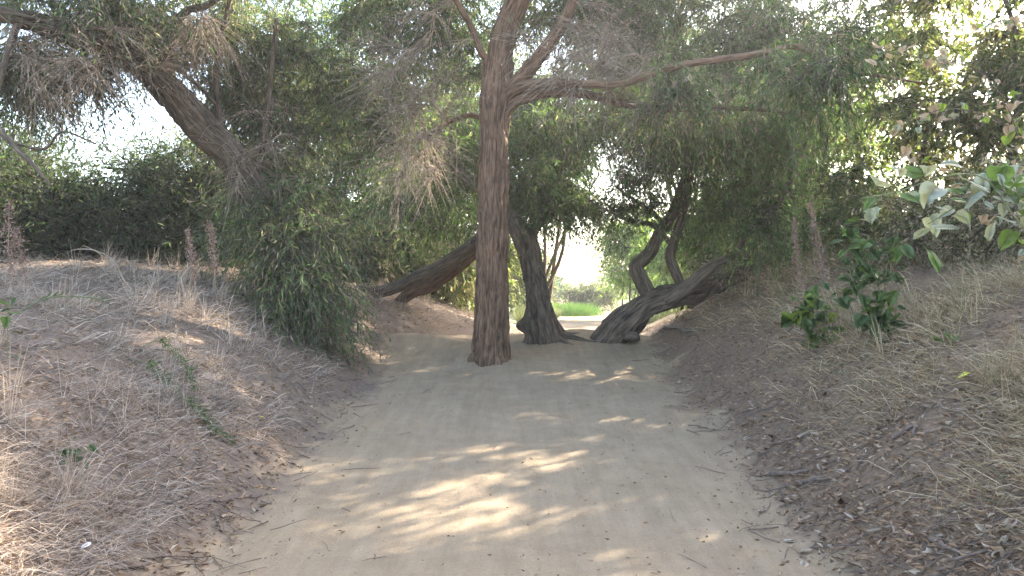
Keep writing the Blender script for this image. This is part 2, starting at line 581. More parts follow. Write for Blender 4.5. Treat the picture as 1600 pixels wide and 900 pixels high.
# ------------------------------------------------------------------ the tall tree in the middle of the path
def tall_tree():
    b = ground_at(765, 560)
    Yb = b[1]
    root = thing('tall_tree', 'tall straight tree with furrowed red brown trunk standing in the middle of the path', 'tree', b)
    D = Yb
    sk = []
    main = px_limb([(765, 575, D, 31), (765, 560, D, 29), (766, 540, D, 26.5), (768, 470, D, 25), (770, 380, D, 23.5), (771, 280, D, 22.5), (773, 190, D, 22.5), (776, 140, D, 24), (779, 95, D, 23)])
    o, s = limb_object('trunk', main, M_bark_red, root, b, sides=120, step=.035, rough=.045, plate=.075, seed=4, lump=.10,
                       flare=lambda th, s_: .14 * np.exp(-s_ / .22) * (1 + np.cos(4 * th + 1) + .5 * np.cos(7 * th)))
    sk.append(s[60:])
    for pts, sd, nm in (
        ([(777, 130, D, 20), (783, 75, D, 20), (797, 30, D, 19.5), (815, -10, D - .1, 18), (840, -80, D - .2, 16), (850, -200, D - .4, 13), (830, -380, D - .6, 8)], 60, 'limb'),
        ([(785, 150, D, 12), (808, 130, D - .1, 12), (840, 92, D - .2, 11), (868, 55, D - .3, 10), (897, 0, D - .4, 9), (930, -90, D - .6, 7), (990, -220, D - 1, 4)], 36, 'limb'),
        ([(768, 100, D, 5), (752, 82, D - .1, 5.5), (735, 40, D - .2, 5), (712, 0, D - .3, 4.5), (670, -80, D - .5, 3)], 20, 'limb'),
        ([(786, 165, D, 9), (805, 140, D - .2, 9), (850, 130, D - .5, 7.5), (905, 131, D - .9, 7), (965, 132, D - 1.2, 6.5), (1015, 116, D - 1.5, 6), (1065, 102, D - 1.7, 5.5), (1130, 92, D - 1.9, 5), (1200, 82, D - 2.1, 5), (1240, 72, D - 2.2, 4.5), (1275, 88, D - 2.3, 4), (1300, 113, D - 2.4, 3), (1370, 118, D - 2.5, 2.4), (1440, 130, D - 2.6, 1.6)], 24, 'limb'),
        ([(785, 185, D, 9), (806, 158, D - .1, 9), (850, 146, D - .3, 8), (905, 146, D - .5, 7), (960, 158, D - .6, 6.5), (1010, 168, D - .7, 6), (1070, 170, D - .8, 5), (1170, 170, D - 1, 3.5), (1260, 180, D - 1.2, 2)], 24, 'limb'),
        ([(760, 190, D, 4), (735, 180, D + .2, 3.6), (700, 192, D + .4, 3), (660, 215, D + .5, 2.2), (610, 225, D + .6, 1.4)], 12, 'limb'),
    ):
        o, s = limb_object(nm, px_limb(pts), M_bark_red, root, b, sides=sd, step=.05, rough=.008 if sd > 30 else .004, plate=.045, seed=sd, lump=.12)
        sk.append(s)
    sk = np.vstack(sk)
    add_crown(root, b, [B(640, 60, D + .8, 150, 110, .8, 60), B(930, 20, D + .6, 150, 90, .8, 60), B(1080, 40, D + .1, 170, 80, .7, 52), B(1230, 40, D - .6, 150, 90, .7, 44),
                        B(1000, 200, D + .4, 160, 35, .6, 25), B(1180, 190, D + .2, 140, 60, .7, 26), B(820, -190, D - .3, 420, 130, 1.8, 120), B(590, 190, D + .9, 80, 90, .8, 30),
                        B(760, 0, D + 1.2, 260, 60, .8, 60), B(1150, -70, D + .6, 260, 70, 1.2, 60), B(1240, 105, D - 2.6, 110, 45, .3, 16), B(1090, 120, D - 1.6, 90, 40, .3, 10)],
              sk, twigs=14, leaves=15, pal=GREEN, droop=.75, dead=.12)
    add_dead(root, b, [B(655, 110, D, 85, 120, .5, 52), B(630, 230, D - .1, 85, 70, .5, 34), B(895, 80, D - .4, 95, 80, .5, 46), B(950, 120, D - .9, 130, 50, .5, 34), B(1060, 160, D - .7, 140, 50, .5, 26)], sk, twigs=20)

tall_tree()

# ------------------------------------------------------------------ the bent tree behind it, and the two slanting trunks
def bent_tree():
    b = ground_at(862, 533)
    D = b[1] + .1
    root = thing('bent_tree', 'thick leaning trunk with burl and spreading roots just right of the tall tree', 'tree', b)
    def fl(th, s_):
        return .20 * np.exp(-s_ / .25) * (1 + .7 * np.cos(4 * th + .6)) + .62 * np.exp(-((s_ - .50) / .12) ** 2) * np.exp(-((np.angle(np.exp(1j * (th - np.pi))) / .6) ** 2))
    main = px_limb([(855, 548, D, 28), (853, 530, D, 27), (847, 500, D, 24), (840, 465, D, 20.5), (834, 430, D, 18), (828, 400, D, 17), (819, 370, D, 17), (803, 344, D + .1, 14)])
    trunk, s1 = limb_object('trunk', main, M_bark, root, b, sides=90, step=.035, rough=.05, plate=.08, seed=14, lump=.34, flare=fl)
    sk = [s1[30:]]
    for pts, sd, m in (
        ([(815, 362, D, 14), (795, 338, D + .2, 14), (768, 306, D + .4, 11), (740, 285, D + .6, 10), (714, 262, D + .7, 9), (692, 216, D + .8, 7), (672, 150, D + .8, 4)], 30, M_bark_pale),
        ([(822, 372, D, 10), (838, 352, D + .3, 9), (858, 310, D + .5, 8), (880, 260, D + .6, 6), (890, 200, D + .7, 4)], 20, M_bark),
    ):
        o, s = limb_object('limb', px_limb(pts), m, root, b, sides=sd, step=.05, rough=.008, plate=.05, seed=sd, lump=.15)
        sk.append(s)
    for dx, dy, L, r in ((.62, -.12, .8, .07), (.35, -.42, .55, .06), (-.35, -.25, .35, .07), (-.2, .3, .4, .06), (.5, .28, .6, .06)):
        t = np.linspace(0, 1, 6)
        xs, ys = b[0] + dx / np.hypot(dx, dy) * L * t, b[1] + .1 + dy / np.hypot(dx, dy) * L * t
        pr = np.column_stack([xs, ys, height(xs, ys) + .10 * (1 - t) ** 2 - .02 * t, r * (1 - .7 * t)])
        limb_object('root', pr, M_bark, trunk, b, sides=14, step=.05, rough=.006, plate=.04, seed=3, lump=.3)
    add_crown(root, b, [B(840, 290, D + .3, 60, 45, .7, 34), B(875, 325, D + .2, 45, 20, .5, 12), B(700, 230, D + .8, 70, 80, .7, 36), B(850, 220, D + .8, 90, 50, .8, 30)], np.vstack(sk),
              twigs=12, leaves=15, pal=GREEN, droop=.7, leaf=(.11, .022), dead=.05)

bent_tree()

def slanting_trunk(label, pts, blobs, seed, mat, pal):
    b = np.append(px_limb(pts)[0][:2], 0)
    b[2] = hz(b[0], b[1])
    pr = px_limb(pts)
    pr[0, 2] = b[2] - .05
    root = thing('slanting_trunk', label, 'tree', b, 'trunks slanting up from the left bank')
    o, s = limb_object('trunk', pr, mat, root, b, sides=40, step=.05, rough=.012, plate=.06, seed=seed, lump=.2)
    add_crown(root, b, blobs, s[int(len(s) * .4):], twigs=12, leaves=14, pal=pal, droop=.65, leaf=(.12, .024), dead=.08)

slanting_trunk('long grey trunk slanting up rightwards from the left bank behind the tall tree',
               [(556, 470, 15.6, 8), (600, 455, 15.5, 9), (650, 434, 15.4, 9), (700, 408, 15.3, 10), (745, 378, 15.2, 11), (800, 325, 15.0, 11), (850, 290, 14.9, 10), (905, 225, 14.8, 9), (960, 180, 14.7, 6), (1010, 150, 14.6, 3)],
               [B(930, 170, 14.8, 110, 40, .9, 34), B(840, 170, 15, 100, 70, .9, 36), B(905, 315, 14.9, 50, 22, .5, 14), B(880, 240, 14.9, 40, 40, .5, 14)], 61, M_bark, DARK)
slanting_trunk('shorter dark reddish trunk under the long slanting one left of the tall tree',
               [(622, 462, 16.5, 8), (645, 455, 16.3, 10), (668, 446, 16.2, 12), (700, 426, 16.0, 13), (725, 404, 15.9, 13), (748, 382, 15.8, 12), (778, 340, 15.7, 8), (800, 270, 15.7, 5)],
               [B(690, 330, 16, 90, 50, .8, 36), B(640, 290, 16.3, 90, 70, 1, 40)], 71, M_bark_red, GREEN)

# ------------------------------------------------------------------ the tree lying over to the right
def sprawling_tree():
    b = ground_at(962, 532)
    D = b[1] + .05
    root = thing('sprawling_tree', 'thick trunk lying over to the right with upright crooked limbs at right of the gap', 'tree', b)
    main = px_limb([(944, 548, D, 25), (961, 523, D, 25), (982, 500, D, 23), (1007, 478, D + .05, 21.5), (1042, 464, D + .1, 19), (1080, 457, D + .2, 15), (1120, 446, D + .35, 11), (1165, 428, D + .5, 7), (1205, 405, D + .6, 3)])
    trunk, s0 = limb_object('trunk', main, M_bark, root, b, sides=80, step=.035, rough=.05, plate=.08, seed=24, lump=.34,
                        flare=lambda th, s_: .18 * np.exp(-s_ / .3) * (1 + .6 * np.cos(3 * th)))
    sk = [s0[20:]]
    for pts, sd in (
        ([(1018, 470, D + .1, 13), (1005, 444, D + .1, 12), (994, 418, D + .1, 11), (1003, 408, D + .1, 10), (1018, 392, D + .1, 10), (1032, 362, D + .1, 9), (1050, 335, D + .15, 8), (1062, 300, D + .2, 6), (1075, 240, D + .2, 5), (1060, 170, D + .2, 3)], 30),
        ([(1070, 455, D + .1, 7), (1060, 434, D + .1, 8), (1047, 402, D + .1, 8), (1055, 372, D + .1, 7.5), (1068, 330, D, 7), (1075, 285, D - .1, 6), (1072, 240, D - .1, 5), (1040, 180, D - .2, 3.5), (1020, 120, D - .3, 2)], 24),
        ([(1040, 470, D, 12), (1075, 448, D - .1, 11), (1110, 420, D - .2, 9.5), (1146, 398, D - .3, 7), (1172, 362, D - .4, 5.5), (1212, 322, D - .5, 4.5), (1236, 278, D - .6, 3.5), (1262, 215, D - .7, 2)], 28),
        ([(1075, 475, D + .2, 9), (1110, 455, D + .3, 8.5), (1140, 432, D + .4, 7.5), (1165, 405, D + .5, 6), (1185, 360, D + .6, 4)], 22),
        ([(1047, 380, D + .1, 4), (1020, 352, D, 4), (985, 345, D - .1, 3), (940, 325, D - .2, 2), (915, 308, D - .2, 1)], 12),
        ([(1045, 360, D + .1, 4), (1022, 335, D, 3.4), (990, 312, D - .1, 2.6), (960, 290, D - .2, 1.6)], 12),
    ):
        o, s = limb_object('limb', px_limb(pts), M_bark, root, b, sides=sd, step=.045, rough=.008, plate=.05, seed=sd, lump=.2)
        sk.append(s)
    burl = px_limb([(975, 530, D - .25, 3), (984, 527, D - .27, 9), (994, 528, D - .28, 8), (999, 531, D - .28, 2)])
    limb_object('burl', burl, M_bark, trunk, b, sides=20, step=.02, rough=.01, plate=.05, seed=9, lump=.3)
    add_crown(root, b, [B(1060, 220, D, 80, 50, .8, 42), B(985, 318, D, 55, 22, .5, 15), B(1000, 275, D + .1, 45, 26, .5, 12), B(1000, 210, D + .2, 50, 40, .5, 14), B(1170, 260, D - .4, 90, 70, .8, 36), B(1185, 345, D - .8, 55, 40, .3, 14), B(1120, 330, D + .3, 60, 40, .7, 22), B(1010, 160, D, 90, 40, .7, 26)],
              np.vstack(sk), twigs=12, leaves=15, pal=GREEN, droop=.6, dead=.06)
    add_dead(root, b, [B(1060, 210, D - .2, 60, 60, .5, 22), B(1160, 440, D + .2, 60, 30, .5, 18), B(1130, 250, D - .3, 90, 60, .5, 16)], np.vstack(sk), twigs=14, tl=(.25, .7))

sprawling_tree()

# ------------------------------------------------------------------ big tree leaning out over the left bank
def leaning_tree():
    pts = [(478, 520, 11.6, 26), (466, 480, 11.6, 24), (440, 410, 11.5, 25), (408, 325, 11.4, 24), (362, 245, 11.2, 24), (310, 195, 11, 25), (262, 140, 10.7, 23), (220, 100, 10.4, 21), (160, 72, 10, 20), (95, 48, 9.6, 17), (30, 28, 9.2, 13), (-60, 10, 8.8, 10), (-180, -40, 8.4, 6)]
    pr = px_limb(pts)
    b = np.array([pr[0, 0], pr[0, 1], hz(pr[0, 0], pr[0, 1])])
    pr[0, 2] = b[2] - .1
    root = thing('leaning_tree', 'big dark tree leaning up leftwards over the left bank', 'tree', b)
    o, s0 = limb_object('trunk', pr, M_bark, root, b, sides=70, step=.05, rough=.035, plate=.06, seed=34, lump=.14)
    sk = [s0[50:]]
    for q, sd in (
        ([(250, 128, 10.6, 6), (238, 88, 10.5, 6.5), (222, 40, 10.3, 6), (203, -10, 10.2, 5), (180, -90, 10, 3)], 20),
        ([(268, 150, 10.7, 8), (264, 95, 10.7, 7.5), (270, 50, 10.6, 6.5), (290, 18, 10.5, 6), (325, 8, 10.4, 5), (370, -30, 10.3, 3)], 20),
        ([(352, 238, 11.2, 5), (342, 180, 11.1, 5.5), (338, 120, 11, 5), (345, 60, 10.9, 4), (362, -10, 10.8, 3)], 16),
        ([(345, 170, 11.1, 3.2), (300, 125, 10.8, 3.2), (250, 96, 10.4, 3.2), (190, 82, 10, 3), (140, 80, 9.8, 2)], 12),
        ([(400, 310, 11.4, 5), (412, 220, 11.3, 4.5), (424, 120, 11.2, 4), (432, 30, 11.1, 3)], 16),
        ([(30, 28, 9.2, 6), (10, 90, 9.0, 5), (-10, 180, 8.8, 5), (20, 225, 8.7, 4.5), (52, 258, 8.6, 3.5), (80, 290, 8.5, 2)], 14),
        ([(20, 225, 8.7, 2.4), (70, 232, 8.7, 2.2), (98, 206, 8.6, 1.6), (150, 225, 8.6, 1)], 8),
    ):
        o, s = limb_object('limb', px_limb(q), M_bark, root, b, sides=sd, step=.05, rough=.006, plate=.05, seed=sd + 1, lump=.15)
        sk.append(s)
    sk = np.vstack(sk)
    add_crown(root, b, [B(60, 115, 10, 110, 45, .7, 50), B(330, 50, 11.8, 150, 90, .8, 75), B(460, 150, 12.2, 110, 130, .8, 90), B(370, 160, 12.4, 70, 60, .5, 34), B(150, 20, 10, 150, 40, 1, 50), B(200, -140, 10, 330, 110, 1.5, 90), B(430, 290, 12.4, 80, 60, .6, 40)],
              sk, twigs=13, leaves=14, pal=GREEN + GREY, droop=.7, dead=.15)
    add_dead(root, b, [B(90, 90, 9.4, 130, 80, .7, 50), B(200, 60, 10, 110, 70, .6, 40), B(390, 230, 11.2, 80, 110, .6, 34), B(300, 40, 10.4, 100, 60, .6, 26)], sk, twigs=16)

leaning_tree()

# ------------------------------------------------------------------ thickets, bushes, trees behind
def stems(base, tops, r, n=3, spread=.2):
    sk = []
    for c in tops:
        p0 = base + np.append(rng.normal(size=2) * spread, 0)
        p0[2] = hz(p0[0], p0[1]) - .03
        m = (p0 + c) / 2 + rng.normal(size=3) * .12 * np.linalg.norm(c - p0)
        sk.append(np.array([[*p0, r], [*m, r * .75], [*c, r * .3]]))
    return sk

def bush(name, label, cat, base_px, blobs, r=.03, mat=None, group=None, stem_n=None, **kw):
    """base_px = (px, depth) of its foot"""
    x = (base_px[0] - 800) / F * base_px[1]
    b = np.array([x, base_px[1], hz(x, base_px[1])])
    root = thing(name, label, cat, b, group)
    tops = []
    for c, rr, n in blobs:
        for k in range(stem_n or max(1, n // 14)):
            tops.append(c + rng.normal(size=3) * rr * .4)
    sk = []
    Vs, Qs, Ts, Bs, off = [], [], [], [], 0
    for s in stems(b, tops, r):
        v, q, t, bc, k = tube(s, sides=8, step=.15, lump=.15, seed=3)
        Vs.append(v); Qs.append(q + off); Ts.append(t + off); Bs.append(bc)
        off += len(v)
        sk.append(k[len(k) // 3:])
    me = make_mesh('stems', np.vstack(Vs) - b, [np.vstack(Qs), np.vstack(Ts)], vecs={'bark_co': np.vstack(Bs)})
    link('trunk' if cat == 'tree' else 'stems', me, mat or M_bark, root)
    add_crown(root, b, blobs, np.vstack(sk), **kw)
    return root

for px, Y0, bl, lab, pal in (
    (1350, 12, [B(1340, 350, 12, 60, 50, .6, 26), B(1310, 290, 12.2, 50, 40, .5, 14)], 'dusty green brush behind the heart leaved shrubs', GREEN + OLIVE + DEAD[:1]),
    (1440, 10.5, [B(1440, 350, 10.5, 70, 60, .6, 30), B(1420, 400, 10.3, 60, 35, .5, 16)], 'sunlit brown brush on the right bank crest above the seedling', OLIVE + DEAD),
    (1540, 9.3, [B(1540, 380, 9.3, 70, 50, .5, 26), B(1560, 300, 9.4, 60, 50, .5, 18)], 'reddish brown dry brush under the pale vine', DEAD + DEAD + OLIVE),
    (1640, 8.6, [B(1640, 330, 8.6, 70, 90, .5, 30)], 'dry brush cut by the right edge of the picture', DEAD + OLIVE),
    (1200, 14.5, [B(1200, 400, 14.3, 55, 40, .5, 20)], 'grey green brush at the end of the lying trunk', GREY + GREEN),
):
    bush('bank_brush', lab, 'bush', (px, Y0), bl, r=.014, group='brush on the right bank crest', twigs=11, leaves=12, leaf=(.085, .026), pal=pal, droop=.35, tl=(.25, .7))
G_L = 'bushes behind the left bank'
bush('willow_bush', 'green narrow leaved willow bush at the foot of the leaning tree', 'bush', (480, 10.6),
     [B(455, 330, 10.9, 60, 60, .6, 26), B(492, 370, 10.9, 50, 50, .5, 22), B(430, 400, 10.5, 45, 45, .4, 18), B(462, 436, 10.6, 55, 45, .5, 26), B(495, 466, 10.6, 45, 40, .5, 24), B(455, 485, 10.4, 30, 30, .4, 12), B(390, 350, 11, 50, 50, .5, 16)], r=.015, leaves=13, twigs=7, leaf=(.12, .020), pal=GREEN + GREY[:2], droop=.75, tl=(.4, 1.0), dead=.07)
for px, Y0, bl, lab in (
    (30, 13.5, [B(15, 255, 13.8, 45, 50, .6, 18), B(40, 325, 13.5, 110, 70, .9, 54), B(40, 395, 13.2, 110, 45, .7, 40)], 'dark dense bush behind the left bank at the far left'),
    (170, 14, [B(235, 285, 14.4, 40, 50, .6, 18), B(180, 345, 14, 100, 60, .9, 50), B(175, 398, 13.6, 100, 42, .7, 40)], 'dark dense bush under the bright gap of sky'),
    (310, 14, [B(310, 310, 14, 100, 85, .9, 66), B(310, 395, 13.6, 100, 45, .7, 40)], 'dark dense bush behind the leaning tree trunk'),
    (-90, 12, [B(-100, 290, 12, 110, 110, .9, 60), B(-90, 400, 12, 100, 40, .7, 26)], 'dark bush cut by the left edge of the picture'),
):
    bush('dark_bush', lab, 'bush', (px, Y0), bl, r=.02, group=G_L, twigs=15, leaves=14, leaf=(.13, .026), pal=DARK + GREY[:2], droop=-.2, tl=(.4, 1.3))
for px, Y0, bl, lab, pal in (
    (590, 19, [B(590, 410, 19, 90, 60, 1, 60)], 'low brown scrub behind the slanting trunks', OLIVE + DEAD),
    (700, 21, [B(705, 415, 20.5, 60, 55, .9, 46)], 'low golden scrub between slanting trunks and tall tree', LIGHT + DEAD),
    (490, 18, [B(485, 390, 18, 80, 75, 1, 50)], 'shady scrub right of the willow bush', GREEN + DEAD),
    (1180, 17, [B(1160, 420, 16.5, 70, 45, .9, 40)], 'dry grey scrub behind the right end of the sprawling trunk', GREY + DEAD),
    (1330, 15.5, [B(1310, 400, 15, 90, 50, .9, 46)], 'dim scrub on the crest of the right bank', GREEN + DEAD),
    (1500, 13, [B(1500, 370, 12.5, 110, 50, .9, 50)], 'brown dry scrub on the right bank crest under the vine', OLIVE + DEAD + DEAD),
    (420, 19, [B(420, 330, 19, 110, 110, 1.5, 80)], 'tree in shade behind the willow bush', GREEN),
    (540, 20, [B(545, 230, 20, 110, 150, 1.6, 110), B(560, 390, 19, 90, 70, 1.2, 50)], 'dense tree left of the slanting trunks', GREEN),
    (640, 22, [B(650, 240, 22, 110, 150, 1.6, 100), B(640, 390, 21, 80, 60, 1.2, 40)], 'olive tree seen above the slanting trunks', OLIVE),
    (735, 24, [B(740, 200, 24, 100, 160, 1.6, 90), B(755, 400, 24, 60, 60, 1, 34)], 'olive tree directly behind the tall trunk', OLIVE),
    (835, 24, [B(840, 200, 24, 80, 110, 1.4, 70)], 'tree behind the top of the bent trunk', GREEN),
    (490, 24, [B(480, 60, 24, 150, 140, 2, 110)], 'high pale tree top between leaning tree and tall tree', GREEN),
    (1090, 25, [B(1010, 100, 25, 130, 95, 2, 80)], 'tree rising behind the gap above the sprawling trunk', GREEN),
    (1130, 20, [B(1130, 170, 20, 120, 130, 1.5, 54), B(1140, 350, 19, 70, 70, 1, 50)], 'tree behind the sprawling trunk limbs', GREEN),
    (1260, 25, [B(1230, 110, 25, 130, 110, 2, 66), B(1150, 210, 23, 90, 60, 1.5, 50)], 'tall tree added for shade far behind the sprawling trunk', GREEN),  # tree added to shade the bare mound left of the tall tree
    (1220, 17, [B(1220, 330, 17, 90, 80, 1.2, 70), B(1240, 190, 17, 110, 90, 1.2, 60)], 'bright tree right of the sprawling trunk', LIGHT),
):
    bush('thicket_tree', lab, 'tree', (px, Y0), bl, r=.06, group='trees of the thicket behind', twigs=13, leaves=14, leaf=(.17, .042), pal=pal, droop=.5, tl=(.5, 1.1), dead=.05)
for px, Y0, bl, lab, pal in (
    (1330, 15, [B(1340, 170, 14.5, 120, 150, 1.3, 34), B(1320, 340, 14.5, 80, 60, 1, 45)], 'leafy tree on the right bank beside the light shaft', LIGHT),
    (1450, 13, [B(1450, 240, 13, 110, 130, 1.2, 32), B(1440, 80, 13, 120, 110, 1.2, 20)], 'sunlit tree on top of the right bank', OLIVE),
    (1570, 11.5, [B(1590, 150, 11.5, 110, 170, 1.2, 38), B(1570, 320, 11, 90, 60, .9, 40), B(1480, -70, 11.5, 150, 80, 1.2, 26)], 'pale sunlit tree at the right edge', OLIVE),
    (1720, 10.5, [B(1740, 80, 10.5, 130, 240, 1.3, 60), B(1680, -130, 10.5, 170, 110, 1.3, 66)], 'tree just beyond the right edge of the picture', GREEN),
    (1950, 9, [B(1960, 0, 9, 170, 300, 1.3, 66), B(1990, -270, 9, 230, 130, 1.4, 90)], 'tree on the right bank out of the picture', GREEN),
    (2300, 8, [B(2350, -60, 8, 240, 330, 1.4, 90)], 'tree on the right bank beside the camera', GREEN),
):
    bush('bank_tree', lab, 'tree', (px, Y0), bl, r=.05, group='trees on the right bank', twigs=13, leaves=14, leaf=(.15, .042), pal=pal, droop=.45, tl=(.3, .75), dead=.18)

# the clearing beyond
for px, Y0, bl, lab, pal in (
    (985, 33, [B(990, 385, 33, 55, 75, 1.4, 70)], 'pale green bush in the sunny clearing', LIGHT),
    (1060, 30, [B(1060, 400, 30, 50, 70, 1.2, 50)], 'bright green bush behind the sprawling trunk', LIGHT),
    (830, 34, [B(825, 430, 34, 35, 50, 1.2, 40)], 'sunlit bush seen between tall tree and bent tree', OLIVE),
    (925, 46, [B(925, 458, 46, 45, 16, 1.5, 46)], 'low pale scrub at the end of the path', GREY),
    (870, 75, [B(830, 440, 75, 60, 18, 3, 50)], 'distant hazy tree left of the gap', GREEN),
    (960, 80, [B(1000, 432, 80, 60, 26, 3, 60)], 'distant hazy tree right of the gap', GREEN),
):
    bush('clearing_bush', lab, 'bush', (px, Y0), bl, r=.05, group='growth in the clearing beyond', twigs=12, leaves=12, leaf=(.26, .05) if Y0 < 60 else (.5, .16), pal=pal, droop=.3, tl=(.6, 1.3))

# ------------------------------------------------------------------ grass, straw, litter
def blades(p, L, W, az, lift, col, sag=.5):
    n = len(p)
    d = np.stack([np.cos(az) * np.cos(lift), np.sin(az) * np.cos(lift), np.sin(lift)], -1)
    side = norm(np.cross(d, np.array([0, 0, 1.]) + rng.normal(size=(n, 3)) * .6)) * W[:, None] * .5
    L = L[:, None]
    mid = p + d * L * .55
    tip = p + d * L + np.array([0, 0, -1.]) * L * sag * np.cos(lift)[:, None] * .5
    V = np.stack([p - side, p + side, mid + side * .8, mid - side * .8, tip], 1).reshape(-1, 3)
    i = np.arange(n)[:, None] * 5
    return V, i + np.array([0, 1, 2, 3]), i + np.array([3, 2, 4]), np.repeat(col, 5, 0)

def scatter(n, y0=2.6, y1=16, power=1.0, wide=1000):
    Y = y0 * (y1 / y0) ** rng.random(n)
    px = rng.uniform(800 - wide, 800 + wide, n)
    return (px - 800) / F * Y, Y

def above(x, y, dz):
    return np.stack([x, y, height(x, y) + dz], -1)

STRAW_L = [(4, (.36, .29, .23)), (3, (.45, .37, .29)), (3, (.27, .21, .17)), (1, (.55, .46, .36)), (1, (.20, .16, .13))]
STRAW_R = [(4, (.37, .275, .165)), (3, (.46, .35, .22)), (3, (.25, .185, .115)), (1.5, (.56, .45, .30)), (1.4, (.20, .20, .10))]

def straw(name, label, n, side, lens, lifts, pal, lo, tuft=False, y1=21):
    x, y = scatter(n, 2.6, y1)
    dl, dr = edges(x, y)
    d = dl if side < 0 else dr
    m = d > lo + .25 * fbm2(x * 1.5, y * 1.5, 3, 77)
    dens = .5 + 1.9 * fbm2(x * 1.1, y * 1.1, 4, 91)
    if side > 0:
        dens = dens * np.interp(d, [.3, 1.6], [.10, 1.2])
    m &= rng.random(n) < dens
    x, y = x[m], y[m]
    if tuft:
        k = rng.integers(0, len(x), len(x) // 26)
        j = rng.integers(0, len(k), len(x))
        x, y = x[k][j] + rng.normal(size=len(x)) * .035, y[k][j] + rng.normal(size=len(x)) * .035
    n = len(x)
    az = np.where(rng.random(n) < .55, rng.normal(0 if side < 0 else np.pi, .9, n), rng.uniform(0, 2 * np.pi, n))
    lift = np.radians(rng.uniform(*lifts, n))
    L = lens[0] + (lens[1] * 1.25 - lens[0]) * rng.random(n) ** 1.8
    W = rng.uniform(.0022, .0055, n) * np.clip(y / 6, .8, 2.0)
    col = pick(pal, n) * rng.uniform(.8, 1.15, (n, 1))
    V, q, t, c = blades(above(x, y, rng.uniform(-.005, .03, n)), L, W, az, lift, col)
    tag(link(name, make_mesh(name, V, [q, t], col=c, smooth=False), M_straw), label, 'grass', kind='stuff')

straw('matted_straw', 'matted pinkish dry straw covering the left bank', 230000, -1, (.10, .32), (2, 34), STRAW_L, .35)
straw('dry_grass', 'tufts of dry grass standing on the left bank', 50000, -1, (.16, .38), (35, 85), STRAW_L, .7, True)
straw('golden_straw', 'flattened golden brown straw on the right bank', 260000, 1, (.10, .34), (2, 38), STRAW_R, .5)
straw('bank_grass', 'tufts of brown and greenish grass on the right bank', 60000, 1, (.18, .40), (30, 80), STRAW_R + [(2, (.16, .18, .09))], 1.2, True)

def litter():
    n = 150000
    x, y = scatter(n, 2.6, 21)
    dl, dr = edges(x, y)
    ed = np.maximum(dl, dr)
    pr = np.interp(ed, [-1.6, -.5, -.1, .25, 1.2, 2.5], [.02, .04, .2, .9, .75, .3]) * np.where(dr > dl, 1, .55)
    m = rng.random(n) < pr
    x, y = x[m], y[m]
    n = len(x)
    az = rng.uniform(0, 2 * np.pi, n)
    d = norm(np.stack([np.cos(az), np.sin(az), rng.normal(0, .25, n)], -1))
    L = rng.uniform(.02, .07, n) * np.where(np.maximum(*edges(x, y)) < 0, .6, 1)
    pal = [(4, (.23, .148, .09)), (4, (.31, .21, .135)), (3, (.14, .09, .057)), (1.0, (.40, .32, .235)), (.4, (.30, .205, .12))]
    p = above(x, y, rng.uniform(.004, .02, n))
    v, t, c = leaves_geo(p, d, L, L * rng.uniform(.2, .5, n), pick(pal, n) * rng.uniform(.8, 1.2, (n, 1)), .3)
    tag(link('leaf_litter', make_mesh('leaf_litter', v, [t], col=c, smooth=False), M_litter), 'small dead leaves scattered along the edges of the path', 'leaf litter', kind='stuff')
    n = 9000
    x, y = scatter(n, 2.8, 15)
    dl, dr = edges(x, y)
    ed = np.maximum(dl, dr)
    m = rng.random(n) < np.interp(ed, [-1.2, -.3, .3, 2], [.0, .03, .8, .5])
    x, y = x[m], y[m]
    n = len(x)
    az = rng.uniform(0, 2 * np.pi, n)
    L = rng.uniform(.05, .32, n)
    t = np.linspace(-.5, .5, 4)
    xs = x[:, None] + np.cos(az)[:, None] * L[:, None] * t + rng.normal(size=(n, 4)) * .006
    ys = y[:, None] + np.sin(az)[:, None] * L[:, None] * t + rng.normal(size=(n, 4)) * .006
    Pt = np.stack([xs, ys, height(xs, ys) + .008 + rng.random((n, 1)) * .015], -1)
    r = rng.uniform(.0015, .005, n)[:, None] * np.array([1, .9, .8, .5])
    v, q = tubes_many(Pt, r, 4)
    tag(link('twig_litter', make_mesh('twig_litter', v, [q]), M_stick), 'small broken twigs strewn at the foot of the banks', 'twigs', kind='stuff')

litter()

def clearing_grass():
    n = 60000
    Y = rng.uniform(23, 60, n)
    X = rng.uniform(.2, 14, n) * Y / 35
    dl, dr = edges(X, Y)
    m = np.maximum(dl, dr) > .05
    X, Y = X[m], Y[m]
    n = len(X)
    L = rng.uniform(.25, .6, n)
    pal = [(3, (.14, .20, .06)), (2, (.20, .25, .09)), (2, (.30, .29, .15)), (1, (.38, .34, .22))]
    V, q, t, c = blades(above(X, Y, 0), L, rng.uniform(.012, .03, n), rng.uniform(0, 6.28, n), np.radians(rng.uniform(45, 88, n)), pick(pal, n))
    tag(link('meadow_grass', make_mesh('meadow_grass', V, [q, t], col=c, smooth=False), M_straw), 'sunlit green and straw grass of the clearing beyond the trees', 'grass', kind='stuff')
    # the bright green tussock beside the far path
    n = 5000
    c0 = ground_at(893, 494)
    X = c0[0] + rng.normal(size=n) * .55
    Y = c0[1] + .6 + rng.normal(size=n) * .6
    V, q, t, c = blades(above(X, Y, 0), rng.uniform(.35, .75, n), rng.uniform(.012, .025, n), rng.uniform(0, 6.28, n), np.radians(rng.uniform(40, 85, n)),
                        pick([(3, (.12, .23, .05)), (2, (.17, .29, .07))], n))
    tag(link('grass_tussock', make_mesh('grass_tussock', V, [q, t], col=c, smooth=False), M_straw), 'bright green grass tussock beside the far bend of the path', 'grass')

clearing_grass()

